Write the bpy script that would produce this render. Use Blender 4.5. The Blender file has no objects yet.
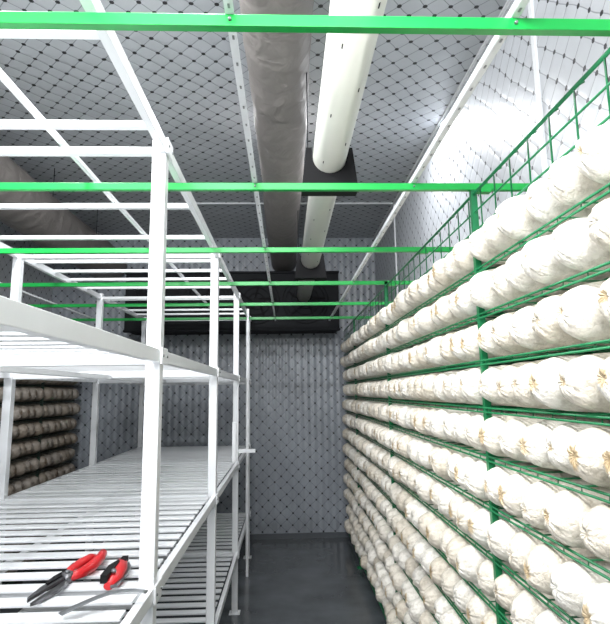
import bpy, math, random
from mathutils import Vector, Matrix
random.seed(7)
S=bpy.context.scene
try: S.view_settings.view_transform='Standard'
except Exception: pass
H=1.8   # camera height; z = H + relative height

# ---------------------------------------------------------------- materials
def newmat(name):
    m=bpy.data.materials.new(name); m.use_nodes=True
    nt=m.node_tree; b=nt.nodes['Principled BSDF']
    return m,nt,b
def N(nt,t,**k):
    n=nt.nodes.new(t)
    for a,v in k.items(): setattr(n,a,v)
    return n
def math_(nt,op,a,b=None,c=None):
    n=N(nt,'ShaderNodeMath',operation=op)
    for i,v in enumerate((a,b,c)):
        if v is None: continue
        if isinstance(v,(int,float)): n.inputs[i].default_value=v
        else: nt.links.new(v,n.inputs[i])
    return n.outputs[0]
def simple(name,col,rough=0.5,metal=0.0,nscale=30,namt=0.12,bump=0.0,bscale=80,spec=None,bdist=.01):
    m,nt,b=newmat(name)
    geo=N(nt,'ShaderNodeNewGeometry')
    no=N(nt,'ShaderNodeTexNoise'); no.inputs['Scale'].default_value=nscale; no.inputs['Detail'].default_value=4
    nt.links.new(geo.outputs['Position'],no.inputs['Vector'])
    mx=N(nt,'ShaderNodeMix',data_type='RGBA')
    nt.links.new(no.outputs['Fac'],mx.inputs['Factor'])
    mx.inputs['A'].default_value=tuple(c*(1-namt) for c in col)+(1,)
    mx.inputs['B'].default_value=tuple(min(1,c*(1+namt)) for c in col)+(1,)
    nt.links.new(mx.outputs['Result'],b.inputs['Base Color'])
    b.inputs['Roughness'].default_value=rough; b.inputs['Metallic'].default_value=metal
    if spec is not None: b.inputs['Specular IOR Level'].default_value=spec
    if bump:
        n2=N(nt,'ShaderNodeTexNoise'); n2.inputs['Scale'].default_value=bscale; n2.inputs['Distortion'].default_value=.8
        nt.links.new(geo.outputs['Position'],n2.inputs['Vector'])
        bp=N(nt,'ShaderNodeBump'); bp.inputs['Strength'].default_value=bump; bp.inputs['Distance'].default_value=bdist
        nt.links.new(n2.outputs['Fac'],bp.inputs['Height']); nt.links.new(bp.outputs['Normal'],b.inputs['Normal'])
    return m

def panel_mat(name,axes,base,p=0.15,rough=0.4,ribs=False,dotr=.1,dark=.03,linef=.6):
    """quilted insulation board: diamond lattice of thin creases with a dark stud at every crossing"""
    m,nt,b=newmat(name)
    geo=N(nt,'ShaderNodeNewGeometry'); sep=N(nt,'ShaderNodeSeparateXYZ')
    nt.links.new(geo.outputs['Position'],sep.inputs[0])
    A=sep.outputs[axes[0]]; B=sep.outputs[axes[1]]
    wn=N(nt,'ShaderNodeTexNoise'); wn.inputs['Scale'].default_value=3.0
    nt.links.new(geo.outputs['Position'],wn.inputs['Vector'])
    w=math_(nt,'MULTIPLY',math_(nt,'SUBTRACT',wn.outputs['Fac'],0.5),0.05)
    A2=math_(nt,'ADD',A,w); B2=math_(nt,'SUBTRACT',B,w)
    u=math_(nt,'DIVIDE',math_(nt,'ADD',A2,B2),p); v=math_(nt,'DIVIDE',math_(nt,'SUBTRACT',A2,B2),p)
    du=math_(nt,'ABSOLUTE',math_(nt,'SUBTRACT',math_(nt,'FRACT',u),0.5))
    dv=math_(nt,'ABSOLUTE',math_(nt,'SUBTRACT',math_(nt,'FRACT',v),0.5))
    d=math_(nt,'SQRT',math_(nt,'ADD',math_(nt,'MULTIPLY',du,du),math_(nt,'MULTIPLY',dv,dv)))
    dot=math_(nt,'LESS_THAN',d,dotr)
    mn=math_(nt,'MINIMUM',du,dv)
    line=math_(nt,'LESS_THAN',mn,0.025)
    no=N(nt,'ShaderNodeTexNoise'); no.inputs['Scale'].default_value=1.7; no.inputs['Detail'].default_value=5
    nt.links.new(geo.outputs['Position'],no.inputs['Vector'])
    mx=N(nt,'ShaderNodeMix',data_type='RGBA'); nt.links.new(no.outputs['Fac'],mx.inputs['Factor'])
    mx.inputs['A'].default_value=tuple(c*0.75 for c in base)+(1,); mx.inputs['B'].default_value=tuple(c*1.22 for c in base)+(1,)
    m2=N(nt,'ShaderNodeMix',data_type='RGBA'); nt.links.new(math_(nt,'MULTIPLY',line,linef),m2.inputs['Factor'])
    nt.links.new(mx.outputs['Result'],m2.inputs['A']); m2.inputs['B'].default_value=tuple(c*0.4 for c in base)+(1,)
    m3=N(nt,'ShaderNodeMix',data_type='RGBA'); nt.links.new(dot,m3.inputs['Factor'])
    nt.links.new(m2.outputs['Result'],m3.inputs['A']); m3.inputs['B'].default_value=(dark,dark,dark*1.15,1)
    nt.links.new(m3.outputs['Result'],b.inputs['Base Color'])
    b.inputs['Roughness'].default_value=rough
    h=math_(nt,'SMOOTH_MIN',mn,0.2,0.1)
    h=math_(nt,'ADD',h,math_(nt,'MULTIPLY',wn.outputs['Fac'],0.6))
    if ribs:
        r=math_(nt,'SINE',math_(nt,'MULTIPLY',A,2*math.pi/0.085))
        h=math_(nt,'ADD',h,math_(nt,'MULTIPLY',r,0.3))
    bp=N(nt,'ShaderNodeBump'); bp.inputs['Strength'].default_value=0.5; bp.inputs['Distance'].default_value=0.015
    nt.links.new(h,bp.inputs['Height']); nt.links.new(bp.outputs['Normal'],b.inputs['Normal'])
    return m

def floor_mat():
    m,nt,b=newmat('floor_concrete')
    geo=N(nt,'ShaderNodeNewGeometry')
    no=N(nt,'ShaderNodeTexNoise'); no.inputs['Scale'].default_value=2.5; no.inputs['Detail'].default_value=8
    nt.links.new(geo.outputs['Position'],no.inputs['Vector'])
    cr=N(nt,'ShaderNodeValToRGB'); nt.links.new(no.outputs['Fac'],cr.inputs['Fac'])
    cr.color_ramp.elements[0].position=.3; cr.color_ramp.elements[0].color=(.05,.057,.063,1)
    cr.color_ramp.elements[1].position=.7; cr.color_ramp.elements[1].color=(.11,.122,.133,1)
    nt.links.new(cr.outputs['Color'],b.inputs['Base Color'])
    rr=math_(nt,'MULTIPLY_ADD',no.outputs['Fac'],0.3,0.05); nt.links.new(rr,b.inputs['Roughness'])
    return m

def bag_mat(name,base,brown):
    m,nt,b=newmat(name)
    at=N(nt,'ShaderNodeAttribute',attribute_name='bag'); sep=N(nt,'ShaderNodeSeparateColor')
    nt.links.new(at.outputs['Color'],sep.inputs[0])
    rad,rnd,ang=sep.outputs[0],sep.outputs[1],sep.outputs[2]
    geo=N(nt,'ShaderNodeNewGeometry')
    no=N(nt,'ShaderNodeTexNoise'); no.inputs['Scale'].default_value=26; no.inputs['Detail'].default_value=7; no.inputs['Roughness'].default_value=.7
    nt.links.new(geo.outputs['Position'],no.inputs['Vector'])
    cr=N(nt,'ShaderNodeValToRGB'); nt.links.new(no.outputs['Fac'],cr.inputs['Fac'])
    e=cr.color_ramp.elements
    e[0].position=.30; e[0].color=(base[0]*.62,base[1]*.60,base[2]*.56,1)
    e[1].position=.54; e[1].color=tuple(base)+(1,)
    # yellow-brown substrate showing through the gathered mouth
    k=math_(nt,'SUBTRACT',math_(nt,'MULTIPLY_ADD',rnd,0.50,0.30),math_(nt,'ADD',rad,math_(nt,'MULTIPLY',no.outputs['Fac'],0.75)))
    k=math_(nt,'MULTIPLY',k,9.0); k.node.use_clamp=True
    m1=N(nt,'ShaderNodeMix',data_type='RGBA'); nt.links.new(math_(nt,'MULTIPLY',k,0.7),m1.inputs['Factor'])
    nt.links.new(cr.outputs['Color'],m1.inputs['A']); m1.inputs['B'].default_value=tuple(brown)+(1,)
    m2=N(nt,'ShaderNodeMix',data_type='RGBA',blend_type='MULTIPLY'); m2.inputs['Factor'].default_value=1
    nt.links.new(m1.outputs['Result'],m2.inputs['A'])
    tn=N(nt,'ShaderNodeMix',data_type='RGBA'); nt.links.new(math_(nt,'FRACT',math_(nt,'MULTIPLY',rnd,7.3)),tn.inputs['Factor'])
    tn.inputs['A'].default_value=(1,1,1,1); tn.inputs['B'].default_value=(.82,.77,.70,1)
    nt.links.new(tn.outputs['Result'],m2.inputs['B'])
    nt.links.new(m2.outputs['Result'],b.inputs['Base Color'])
    b.inputs['Roughness'].default_value=.36
    mp=N(nt,'ShaderNodeMapping'); mp.inputs['Scale'].default_value=(18,60,30)
    nt.links.new(geo.outputs['Position'],mp.inputs['Vector'])
    n2=N(nt,'ShaderNodeTexNoise'); n2.inputs['Scale'].default_value=1; n2.inputs['Detail'].default_value=6; n2.inputs['Distortion'].default_value=1.5
    nt.links.new(mp.outputs[0],n2.inputs['Vector'])
    vo=N(nt,'ShaderNodeTexVoronoi',feature='DISTANCE_TO_EDGE'); vo.inputs['Scale'].default_value=60
    nt.links.new(geo.outputs['Position'],vo.inputs['Vector'])
    pl=math_(nt,'SINE',math_(nt,'MULTIPLY_ADD',ang,2*math.pi*13,math_(nt,'MULTIPLY',no.outputs['Fac'],7)))
    pl=math_(nt,'MULTIPLY',pl,math_(nt,'MULTIPLY',math_(nt,'SUBTRACT',1.15,rad),.25))
    h=math_(nt,'ADD',n2.outputs['Fac'],math_(nt,'MULTIPLY',math_(nt,'MINIMUM',vo.outputs['Distance'],.15),1.0))
    h=math_(nt,'ADD',h,pl)
    bp=N(nt,'ShaderNodeBump'); bp.inputs['Strength'].default_value=.75; bp.inputs['Distance'].default_value=.007
    nt.links.new(h,bp.inputs['Height']); nt.links.new(bp.outputs['Normal'],b.inputs['Normal'])
    return m

WHITE=simple('powder_coated_white',(.74,.755,.775),.32,0.1,12,.05)
GREEN=simple('green_paint',(.003,.31,.05),.35,0,20,.1)
DGREEN=simple('green_wire_shaded',(.003,.155,.052),.4,0,30,.2)  # rack green, darker than the beams: shading put into the colour
XGREEN=simple('green_wire_deep_shade',(.01,.03,.018),.5,0,30,.2)  # left rack's green, its shade baked into a darker colour
PVC=simple('pvc_pipe_white',(.62,.62,.565),.35,0,5,.06)
DUCT=simple('duct_fabric_grey',(.165,.15,.142),.65,0,4,.15,.6,9,None,.025)
BLACK=simple('black_plastic',(.006,.006,.007),.75,spec=.2)
DARK=simple('dark_grey_metal',(.008,.009,.011),.7,spec=.2)
STEEL=simple('tool_steel',(.18,.18,.19),.3,.9)
RED=simple('red_grip',(.50,.01,.015),.35)
SEAM=simple('seam_trim',(.66,.68,.70),.4)
HOLE=simple('slot_shadow_grey',(.25,.26,.27),.6)
ZINC=simple('zinc_strip',(.20,.21,.22),.4,.7)
CEIL=panel_mat('ceiling_board',(0,1),(.41,.43,.455),p=.14,dotr=.13,dark=.008,linef=.85)
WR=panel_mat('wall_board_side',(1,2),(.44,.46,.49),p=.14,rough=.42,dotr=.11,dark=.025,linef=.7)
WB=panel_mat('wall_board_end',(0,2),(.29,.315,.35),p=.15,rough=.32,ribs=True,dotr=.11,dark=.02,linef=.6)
BAG=bag_mat('bag_film',(.85,.82,.755),(.56,.39,.17))
BAG2=bag_mat('bag_film_shaded',(.26,.23,.20),(.14,.09,.05))  # same bag film, with the left rack's shadow put into the colour

# ---------------------------------------------------------------- mesh accumulator
class Acc:
    def __init__(s): s.v=[];s.f=[];s.mi=[];s.mats=[];s.smooth=[]
    def m(s,mat):
        if mat not in s.mats: s.mats.append(mat)
        return s.mats.index(mat)
    def box(s,c,sz,mat,rot=None):
        k=len(s.v); i=s.m(mat)
        for dx,dy,dz in ((-1,-1,-1),(1,-1,-1),(1,1,-1),(-1,1,-1),(-1,-1,1),(1,-1,1),(1,1,1),(-1,1,1)):
            p=Vector((dx*sz[0]/2,dy*sz[1]/2,dz*sz[2]/2))
            if rot is not None: p=rot@p
            s.v.append(tuple(p+Vector(c)))
        for q in ((0,3,2,1),(4,5,6,7),(0,1,5,4),(1,2,6,5),(2,3,7,6),(3,0,4,7)):
            s.f.append(tuple(k+a for a in q)); s.mi.append(i); s.smooth.append(False)
    def tube(s,path,rad,mat,seg=8,cap=True,squash=None):
        i=s.m(mat); path=[Vector(p) for p in path]; n=len(path)
        if isinstance(rad,(int,float)): rad=[rad]*n
        k0=len(s.v)
        for j,p in enumerate(path):
            t=(path[min(j+1,n-1)]-path[max(j-1,0)]).normalized()
            a=Vector((0,0,1)) if abs(t.z)<.95 else Vector((1,0,0))
            x=t.cross(a).normalized(); y=x.cross(t).normalized()
            for q in range(seg):
                th=2*math.pi*q/seg
                sq=squash or (1,1)
                s.v.append(tuple(p+x*math.cos(th)*rad[j]*sq[0]+y*math.sin(th)*rad[j]*sq[1]))
        for j in range(n-1):
            for q in range(seg):
                a=k0+j*seg+q; b=k0+j*seg+(q+1)%seg
                s.f.append((a,b,b+seg,a+seg)); s.mi.append(i); s.smooth.append(True)
        if cap:
            s.f.append(tuple(k0+q for q in range(seg))[::-1]); s.mi.append(i); s.smooth.append(False)
            s.f.append(tuple(k0+(n-1)*seg+q for q in range(seg))); s.mi.append(i); s.smooth.append(False)
    def prism(s,pts,z0,z1,mat,M=None):
        i=s.m(mat); k=len(s.v); n=len(pts)
        for z in (z0,z1):
            for p in pts:
                w=Vector((p[0],p[1],z)); 
                if M is not None: w=M@w
                s.v.append(tuple(w))
        s.f.append(tuple(k+a for a in range(n))[::-1]); s.f.append(tuple(k+n+a for a in range(n)))
        s.mi+= [i,i]; s.smooth+=[False,False]
        for a in range(n):
            b=(a+1)%n; s.f.append((k+a,k+b,k+n+b,k+n+a)); s.mi.append(i); s.smooth.append(False)
    def obj(s,name,parent=None,bevel=0):
        me=bpy.data.meshes.new(name); me.from_pydata(s.v,[],s.f)
        for m in s.mats: me.materials.append(m)
        me.polygons.foreach_set('material_index',s.mi); me.polygons.foreach_set('use_smooth',s.smooth)
        me.update()
        o=bpy.data.objects.new(name,me); S.collection.objects.link(o)
        if parent: o.parent=parent
        if bevel:
            bv=o.modifiers.new('bevel','BEVEL'); bv.width=bevel; bv.segments=2; bv.limit_method='ANGLE'
        return o
def empty(name,loc=(0,0,0)):
    e=bpy.data.objects.new(name,None); S.collection.objects.link(e); e.empty_display_size=.1
    return e

# ---------------------------------------------------------------- room shell
X0,X1,Y0,Y1,ZC=-3.05,1.22,-1.6,6.82,3.86
def slab(name,c,sz,mat):
    a=Acc(); a.box(c,sz,mat); return a.obj(name)
cx,cy=(X0+X1)/2,(Y0+Y1)/2; T=.1
slab('floor',(cx,cy,-T/2),(X1-X0+2*T,Y1-Y0+2*T,T),floor_mat())
slab('ceiling',(cx,cy,ZC+T/2),(X1-X0+2*T,Y1-Y0+2*T,T),CEIL)
slab('wall_right',(X1+T/2,cy,ZC/2),(T,Y1-Y0,ZC),WR)
slab('wall_left',(X0-T/2,cy,ZC/2),(T,Y1-Y0,ZC),WR)
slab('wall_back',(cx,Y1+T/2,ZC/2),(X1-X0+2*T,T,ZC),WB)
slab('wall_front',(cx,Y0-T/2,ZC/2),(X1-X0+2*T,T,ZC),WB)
a=Acc()
a.box((X1-.008,cy,ZC-.008),(.016,Y1-Y0,.016),SEAM); a.obj('trim_1')
for n,y in enumerate((2.25,5.5)):
    a=Acc(); a.box((X1-.006,y,ZC/2),(.012,.03,ZC-.03),SEAM)
    a.box((cx,y,ZC-.006),(X1-X0,.03,.012),SEAM); a.obj('trim_%d'%(n+2))
a=Acc(); a.box((cx,Y1-.01,.03),(X1-X0,.02,.06),simple('skirting_grey',(.08,.09,.10),.4)); a.obj('baseboard_back')

# ---------------------------------------------------------------- white shelving rack
XR,XL=-.438,-1.65
PY=[.24,1.76,3.20,4.64,6.10]
LV=[.47,1.20,1.935,2.67]
rack=empty('metal_shelving_rack')
a=Acc()
for y in PY:
    for x in (XR,XL):
        a.box((x,y,1.345),(.048,.048,2.69),WHITE)
        a.box((x,y,.004),(.09,.09,.008),WHITE)
a.obj('posts',rack,.003)
a=Acc()
for z in LV:
    for x in (XR+.014,XL):
        a.box((x,(PY[0]+PY[-1])/2,z-.012),(.026,PY[-1]-PY[0]+.06,.042),WHITE)
    for x in ((-1.06,) if z<2.6 else ()):
        a.box((x,(PY[0]+PY[-1])/2,z-.035),(.03,PY[-1]-PY[0],.025),WHITE)
    for y in PY:
        hh=.04 if z<2.6 else .024
        a.box(((XR+XL)/2,y,z-.02),(XR-XL,.03,hh),WHITE)
        a.box((XR+.031,y,z-.012),(.008,.08,.055),WHITE)          # clamp plates
        for dy in (-.028,.028):
            a.tube([(XR+.034,y+dy,z-.012),(XR+.039,y+dy,z-.012)],.005,ZINC,8)
a.obj('rails',rack,.002)
a=Acc()
for z in LV[:3]:
    y=PY[0]+.07
    while y<PY[-1]:
        a.box(((XR+XL)/2,y,z+.004),(XR-XL-.02,.056,.010),WHITE); y+=.112
a.obj('slats',rack,.002)
a=Acc()
for y in (.7,1.17,1.62,2.38,2.88,3.42,3.70,3.98,4.3,4.85,5.2,5.5,5.8):
    a.box(((XR+XL)/2,y,2.675),(XR-XL,.03,.02),WHITE)
a.box((-.80,3.17,2.70),(.018,5.9,.018),WHITE)
a.obj('top_braces',rack,.002)
a=Acc()
a.box((XR+.09,4.64,1.30),(.16,.03,.03),WHITE); a.box((XR+.03,4.2,1.42),(.03,.03,.3),WHITE)
a.box((XR+.04,5.5,1.34),(.025,.025,2.68),WHITE)
a.obj('side_brackets',rack,.002)

# ---------------------------------------------------------------- overhead green beams
for i in range(6):
    y=1.035+i*.925
    a=Acc(); a.box((-.86,y,2.60),(3.94,.022,.028),GREEN)
    a.box((.80,y,2.582),(.05,.03,.012),GREEN)
    for x in (-.115,.515,.78): a.tube([(x,y-.018,2.6),(x,y-.010,2.6)],.004,ZINC,8)
    a.obj('overhead_beam',None,.003)

for x in (-.115,.515,-2.1):
    a=Acc()
    a.box((x,3.0,2.616),(.018,6.0,.004),SEAM); a.box((x-.009,3.0,2.625),(.003,6.0,.018),SEAM)
    y=.1
    while y<5.9:
        a.box((x,y,2.6135),(.005,.012,.002),HOLE); y+=.10
    a.obj('slotted_angle_rail')

# ---------------------------------------------------------------- ventilation pipe
vp=empty('ventilation_pipe')
PX,PZ,PR=.226,H+1.15,.083
a=Acc()
a.tube([(PX,-.9,PZ),(PX,6.20,PZ)],PR,PVC,48)
for k in range(14):
    y=.9+k*.42
    for q,th in enumerate((math.radians(-55),math.radians(-118))):
        rot=Matrix.Rotation(-(th+math.pi/2),3,'Y')
        a.box((PX+math.cos(th)*PR,y+q*.17,PZ+math.sin(th)*PR),(.004,.022,.003),BLACK,rot)
a.obj('pipe_body',vp)
a=Acc()
for y in (.38,2.43,4.45):
    pts=[]
    pts+=[(-.115,.05),(-.14,-.165),(.14,-.165),(.115,.05),(.088,.05)]
    for q in range(0,13):
        th=-math.pi*q/12; pts.append((.085*math.cos(th),.085*math.sin(th)))
    pts+=[(-.088,.05)]
    M=Matrix(((1,0,0,PX),(0,0,1,y),(0,1,0,PZ),(0,0,0,1)))
    a.prism(pts,0,.10,BLACK,M)
    for sx in (-.105,.105): a.tube([(PX+sx,y+.05,PZ),(PX+sx,y+.05,ZC)],.003,DARK,6)
a.obj('hanger_cradles',vp)

# ---------------------------------------------------------------- fabric ducts
def duct(x,z,r,y0,y1,seed):
    a=Acc(); n=260; path=[];rad=[]
    rr=random.Random(seed); rings=[rr.uniform(y0,y1) for _ in range(14)]
    for k in range(n+1):
        y=y0+(y1-y0)*k/n
        path.append((x+.006*math.sin(y*2.1),y,z+.008*math.sin(y*3.3)))
        cr=sum(math.exp(-((y-c)/.02)**2) for c in rings)
        rad.append(r*(1+.008*math.sin(y*17)+.006*math.sin(y*41+1)-.018*min(1,cr)))
    k0=len(a.v)
    a.tube(path,rad,DUCT,48)
    for i in range(k0,len(a.v)):
        v=a.v[i]; th=math.atan2(v[2]-z,v[0]-x)
        f=1+.010*math.sin(3*th+v[1]*5)+.006*math.sin(7*th-v[1]*9)
        a.v[i]=(x+(v[0]-x)*f,v[1],z+(v[2]-z)*f)
    y=math.ceil(y0)+.2
    while y<y1:
        for sx in (-r*.85,r*.85): a.tube([(x+sx,y,z+.05),(x+sx,y,ZC)],.003,DARK,6)
        y+=1.1
    return a.obj('air_duct')
duct(-.02,H+1.70,.165,-.8,6.70,1)
duct(-2.30,H+1.66,.23,-.8,6.70,2)

# ---------------------------------------------------------------- dark mass at far end, cooler form guessed
ev=empty('guessed_air_cooler')
a=Acc()
a.box((-.64,6.53,H+1.10),(2.6,.5,.70),DARK)
a.box((-.64,6.29,H+.745),(2.62,.05,.03),DARK); a.box((-.64,6.29,H+1.46),(2.62,.05,.03),DARK)
a.obj('housing',ev,.01)
a=Acc()
for fx in (-1.55,-.95,-.35,.25):
    c=(fx,6.29,H+1.10)
    for r in (.10,.17,.24,.28):
        pts=[(c[0]+r*math.cos(t*math.pi/16),c[1]-.02,c[2]+r*math.sin(t*math.pi/16)) for t in range(33)]
        a.tube(pts,.005,BLACK,6)
    for q in range(5):
        t=q*2*math.pi/5
        a.box((c[0]+.13*math.cos(t),c[1]+.0,c[2]+.13*math.sin(t)),(.22,.006,.09),BLACK,Matrix.Rotation(-t,3,'Y')@Matrix.Rotation(.4,3,'X'))
    a.tube([(c[0],c[1]-.03,c[2]),(c[0],c[1]+.01,c[2])],.045,BLACK,16)
a.obj('fans',ev)

# ---------------------------------------------------------------- green grow racks
PIT=.177
ROWS=[H+.545-PIT*i for i in range(13)]
BY=[1.035+i*.925 for i in range(6)]
FP=[.12,1.965,3.81,5.655]
def grow_rack(xf,s,y0,y1,mat,mesh=True):
    e=empty('mushroom_rack'); D=.34
    a=Acc()
    for y in FP: a.box((xf+s*.022,y,1.305),(.024,.022,2.61),mat); a.box((xf+s*.012,y,.004),(.06,.06,.008),mat)
    for y in BY: a.box((xf+s*D,y,1.305),(.026,.026,2.61),mat); a.box((xf+s*D,y,.004),(.06,.06,.008),mat)
    for y in FP:
        for z in ROWS: a.box((xf+s*(.03+D)/2,y,z-.083),(D-.03,.018,.010),mat)
    a.box((xf+s*.03,(y0+y1)/2,.07),(.025,y1-y0,.025),mat)
    a.obj('frame',e)
    a=Acc()
    for z in ROWS:
        zb=z-.084
        for dx,dz in ((.012,0),(.012,-.016),(.12,0),(.22,0),(.32,0)):
            a.tube([(xf+s*dx,y0,zb+dz),(xf+s*dx,y1,zb+dz)],.0036,mat,6)
        y=y0
        while y<y1:
            a.tube([(xf+s*.012,y,zb-.016),(xf+s*.012,y,zb),(xf+s*.32,y,zb)],.0026,mat,5); y+=.116
    if mesh:
        for dz,r in ((.62,.0035),(.695,.0035),(.77,.006)):
            a.tube([(xf+s*.02,y0,H+dz),(xf+s*.02,y1,H+dz)],r,mat,6)
        y=y0
        while y<y1:
            a.tube([(xf+s*.02,y,H+.57),(xf+s*.02,y,H+.77),(xf+s*.05,y,H+.79)],.003,mat,5); y+=.132
        a.tube([(xf+s*.33,y0,H+.70),(xf+s*.33,y1,H+.70)],.004,mat,6)
    a.obj('wire_shelves',e)
    return e
grow_rack(.735,1,.30,6.7,DGREEN)
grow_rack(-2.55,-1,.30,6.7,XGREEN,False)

# rounded, gathered front end -> straight body -> flat back
PROF=[(.004,0.0),(.002,.008),(-.002,.016),(-.001,.025),(.004,.037),(.014,.049),(.028,.059),(.047,.067),(.074,.073),(.105,.077),(.15,.079),(.21,.078),(.265,.075),(.295,.055),(.30,.0)]
def bags(xf,s,y0,y1,mat,name,rows):
    V=[];F=[];C=[]; seg=32
    ys=[]
    for b in FP:
        for k in range(12): ys.append(b+.079+k*.1533)
    ys=[y for y in ys if y0<y<y1-.07]
    for z in rows:
        for yc in ys:
            y=yc+random.uniform(-.004,.004)
            dj=random.uniform(-.048,-.012); rz=random.uniform(.99,1.06); ry=random.uniform(.84,.90); sg=random.random()
            ph=[random.uniform(0,6.28) for _ in range(6)]; yaw=random.uniform(-.05,.05); tilt=random.uniform(-.05,.03)
            oy,oz=random.uniform(-.010,.010),random.uniform(-.012,.012)
            k0=len(V); n=len(PROF)
            for j,(d,r) in enumerate(PROF):
                capw=max(0,1-abs(r-.034)/.034) if j<9 else 0
                for q in range(seg):
                    th=2*math.pi*q/seg
                    rr=r*(1+.012*math.sin(2*th+ph[0])+.010*math.sin(3*th+ph[1])+.009*math.sin(5*th+ph[2]+j*.4)+.006*math.sin(9*th+ph[3]+j))
                    dd=d*1.15+capw*(.002*math.sin(6*th+ph[4])+.0025*math.sin(10*th+ph[5]))
                    rr*=1+.015*math.sin(j*1.9+ph[3])*(1 if j>8 else 0)
                    sh=max(0,1-r/.06) if j<9 else 0
                    ly=rr*math.cos(th)*ry+oy*sh; lz=rr*math.sin(th)*rz+oz*sh
                    if lz<-.072: lz=-.072-(abs(lz)-.072)*.4
                    V.append((xf+s*(.0+dj+dd), y+ly+yaw*(dd-.1), z+lz+tilt*(dd-.1)-.003))
                    C+= [min(1,r/.08) if j<10 else 1, sg, q/seg, 1]
            for j in range(n-1):
                for q in range(seg):
                    a=k0+j*seg+q; b=k0+j*seg+(q+1)%seg
                    F.append((a,b,b+seg,a+seg) if s<0 else (a,a+seg,b+seg,b))
    me=bpy.data.meshes.new(name); me.from_pydata(V,[],F); me.materials.append(mat)
    ca=me.color_attributes.new('bag','FLOAT_COLOR','POINT'); ca.data.foreach_set('color',C)
    me.polygons.foreach_set('use_smooth',[True]*len(F)); me.update()
    o=bpy.data.objects.new(name,me); S.collection.objects.link(o); return o
bags(.732,1,.45,6.68,BAG,'mushroom_grow_bags',ROWS)
bags(-2.547,-1,2.0,6.68,BAG2,'mushroom_grow_bags',ROWS)

# ---------------------------------------------------------------- tools on the shelf
ZS=1.2+.0095
def place(e,loc,ang,sc=1):
    e.location=loc; e.rotation_euler=(0,0,ang); e.scale=(sc,)*3
t1=empty('pruning_shears')
a=Acc()
jaw=[(-.004,.0),(-.022,-.03),(-.024,-.09),(-.012,-.165),(-.004,-.175),(-.003,-.10),(.0,-.02)]
a.prism(jaw,.012,.02,STEEL); a.prism([(-x,y) for x,y in jaw][::-1],.004,.012,STEEL)
a.prism([(-.03,-.02),(-.022,-.07),(-.012,-.075),(-.01,.03),(-.026,.03)],.004,.024,BLACK)
a.tube([(0,0,0),(0,0,.028)],.015,STEEL,20)
a.tube([(0,0,.026),(0,0,.034)],.007,ZINC,12)
a.tube([(-.006,0,.014),(-.022,.035,.014),(-.03,.09,.016)],[.010,.011,.011],BLACK,12)
a.obj('jaws',t1)
a=Acc()
a.tube([(.004,.0,.014),(.022,.03,.016),(.030,.08,.02),(.024,.14,.024),(.012,.185,.026),(.010,.20,.026)],[.011,.014,.016,.015,.013,.006],RED,16)
a.tube([(-.010,.02,.014),(-.018,.05,.016),(-.016,.1,.02),(-.010,.15,.022),(-.006,.17,.022)],[.011,.014,.015,.013,.006],RED,16)
a.tube([(-.01,.035,.018),(.0,.05,.018),(.01,.035,.018)],.003,ZINC,8)
a.obj('handles',t1)
place(t1,(-.700,1.79,ZS),math.radians(-8),1.12)
t2=empty('folding_pruning_saw')
a=Acc()
a.tube([(0,-.085,.014),(.004,-.03,.020),(.0,.03,.022),(-.008,.085,.018),(-.01,.11,.014)],[.012,.020,.021,.017,.006],RED,16,squash=(1,.8))
a.prism([(-.022,-.08),(-.022,.0),(-.006,.05),(.000,.03),(-.004,-.085)],.02,.040,BLACK)
a.prism([(-.008,.06),(-.008,.10),(.008,.10),(.008,.06)],.02,.034,BLACK)
a.obj('grip',t2)
a=Acc(); a.prism([(.006,-.09),(.02,-.08),(.028,.0),(.024,.06),(.01,.10),(.004,.02)],.010,.018,STEEL); 
a.tube([(.004,-.05,.036),(.004,-.05,.044)],.006,ZINC,12); a.obj('blade',t2)
place(t2,(-.548,1.80,ZS),math.radians(4),1.2)
a=Acc(); pts=[]
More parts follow.
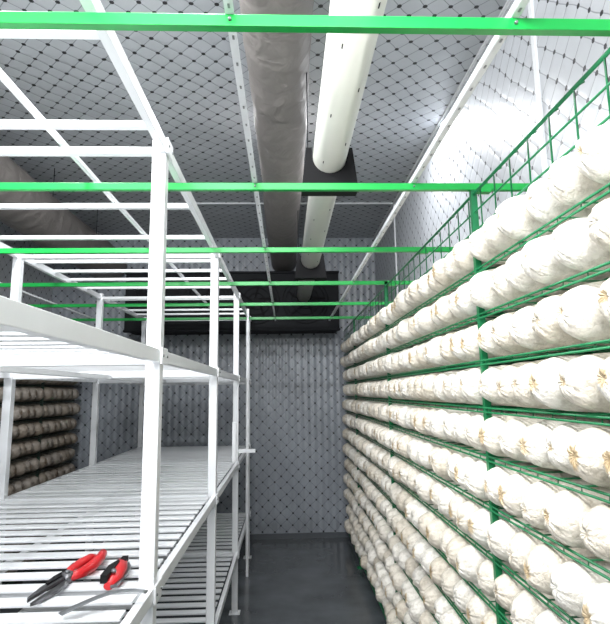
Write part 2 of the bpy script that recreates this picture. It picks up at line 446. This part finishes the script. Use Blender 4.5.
for k in range(15):
    u=k/14; pts.append((-.60+.20*u,1.50+.10*u+.035*math.sin(u*3.1),1.228+.02*math.sin(u*2.4)))
a.tube(pts,.014,ZINC,10,squash=(1,.12)); a.obj('metal_strip')

# ---------------------------------------------------------------- lights
def area(name,loc,tgt,sx,sy,e,col=(1,1,1)):
    l=bpy.data.lights.new(name,'AREA'); l.shape='RECTANGLE'; l.size=sx; l.size_y=sy; l.energy=e; l.color=col
    o=bpy.data.objects.new(name,l); S.collection.objects.link(o); o.location=loc
    o.rotation_euler=(Vector(tgt)-Vector(loc)).to_track_quat('-Z','Y').to_euler(); return o
area('led_panel_rear',(-.3,-1.1,3.0),(.1,4,1.4),1.0,.3,85,(.99,.99,1))
area('led_tube_left',(-1.2,1.3,3.75),(-1.2,1.6,0),.3,1.6,135,(.97,.99,1))
area('led_tube_aisle',(.0,1.1,3.82),(.45,1.5,1),.08,1.4,105,(1,.99,.96))
area('ceiling_fill_light',(-.2,.0,2.75),(.0,1.6,3.86),1.2,.3,60,(.98,.99,1))  # added fill, aimed upward to brighten the ceiling
area('shelf_fill_light',(-1.3,.1,1.45),(-1.05,3.0,1.75),1.0,.12,15,(.97,.99,1))  # added fill outside the view, lifts the shelf undersides
area('led_tube_far',(.35,3.7,3.82),(.4,3.7,0),.06,1.8,60,(.97,.98,1))

# ---------------------------------------------------------------- camera
cd=bpy.data.cameras.new('camera'); cam=bpy.data.objects.new('camera',cd); S.collection.objects.link(cam)
cd.sensor_fit='VERTICAL'; cd.sensor_height=24; cd.lens=520/624*24; cd.clip_start=.02
R=Matrix.Rotation(math.radians(-2.2),4,'Z')@Matrix.Rotation(math.radians(98.7),4,'X')@Matrix.Rotation(math.radians(-.8),4,'Z')
cam.matrix_world=Matrix.Translation((0,0,H))@R
S.camera=cam
w=bpy.data.worlds.new('world'); S.world=w; w.use_nodes=True
w.node_tree.nodes['Background'].inputs[0].default_value=(.6,.65,.7,1); w.node_tree.nodes['Background'].inputs[1].default_value=.2
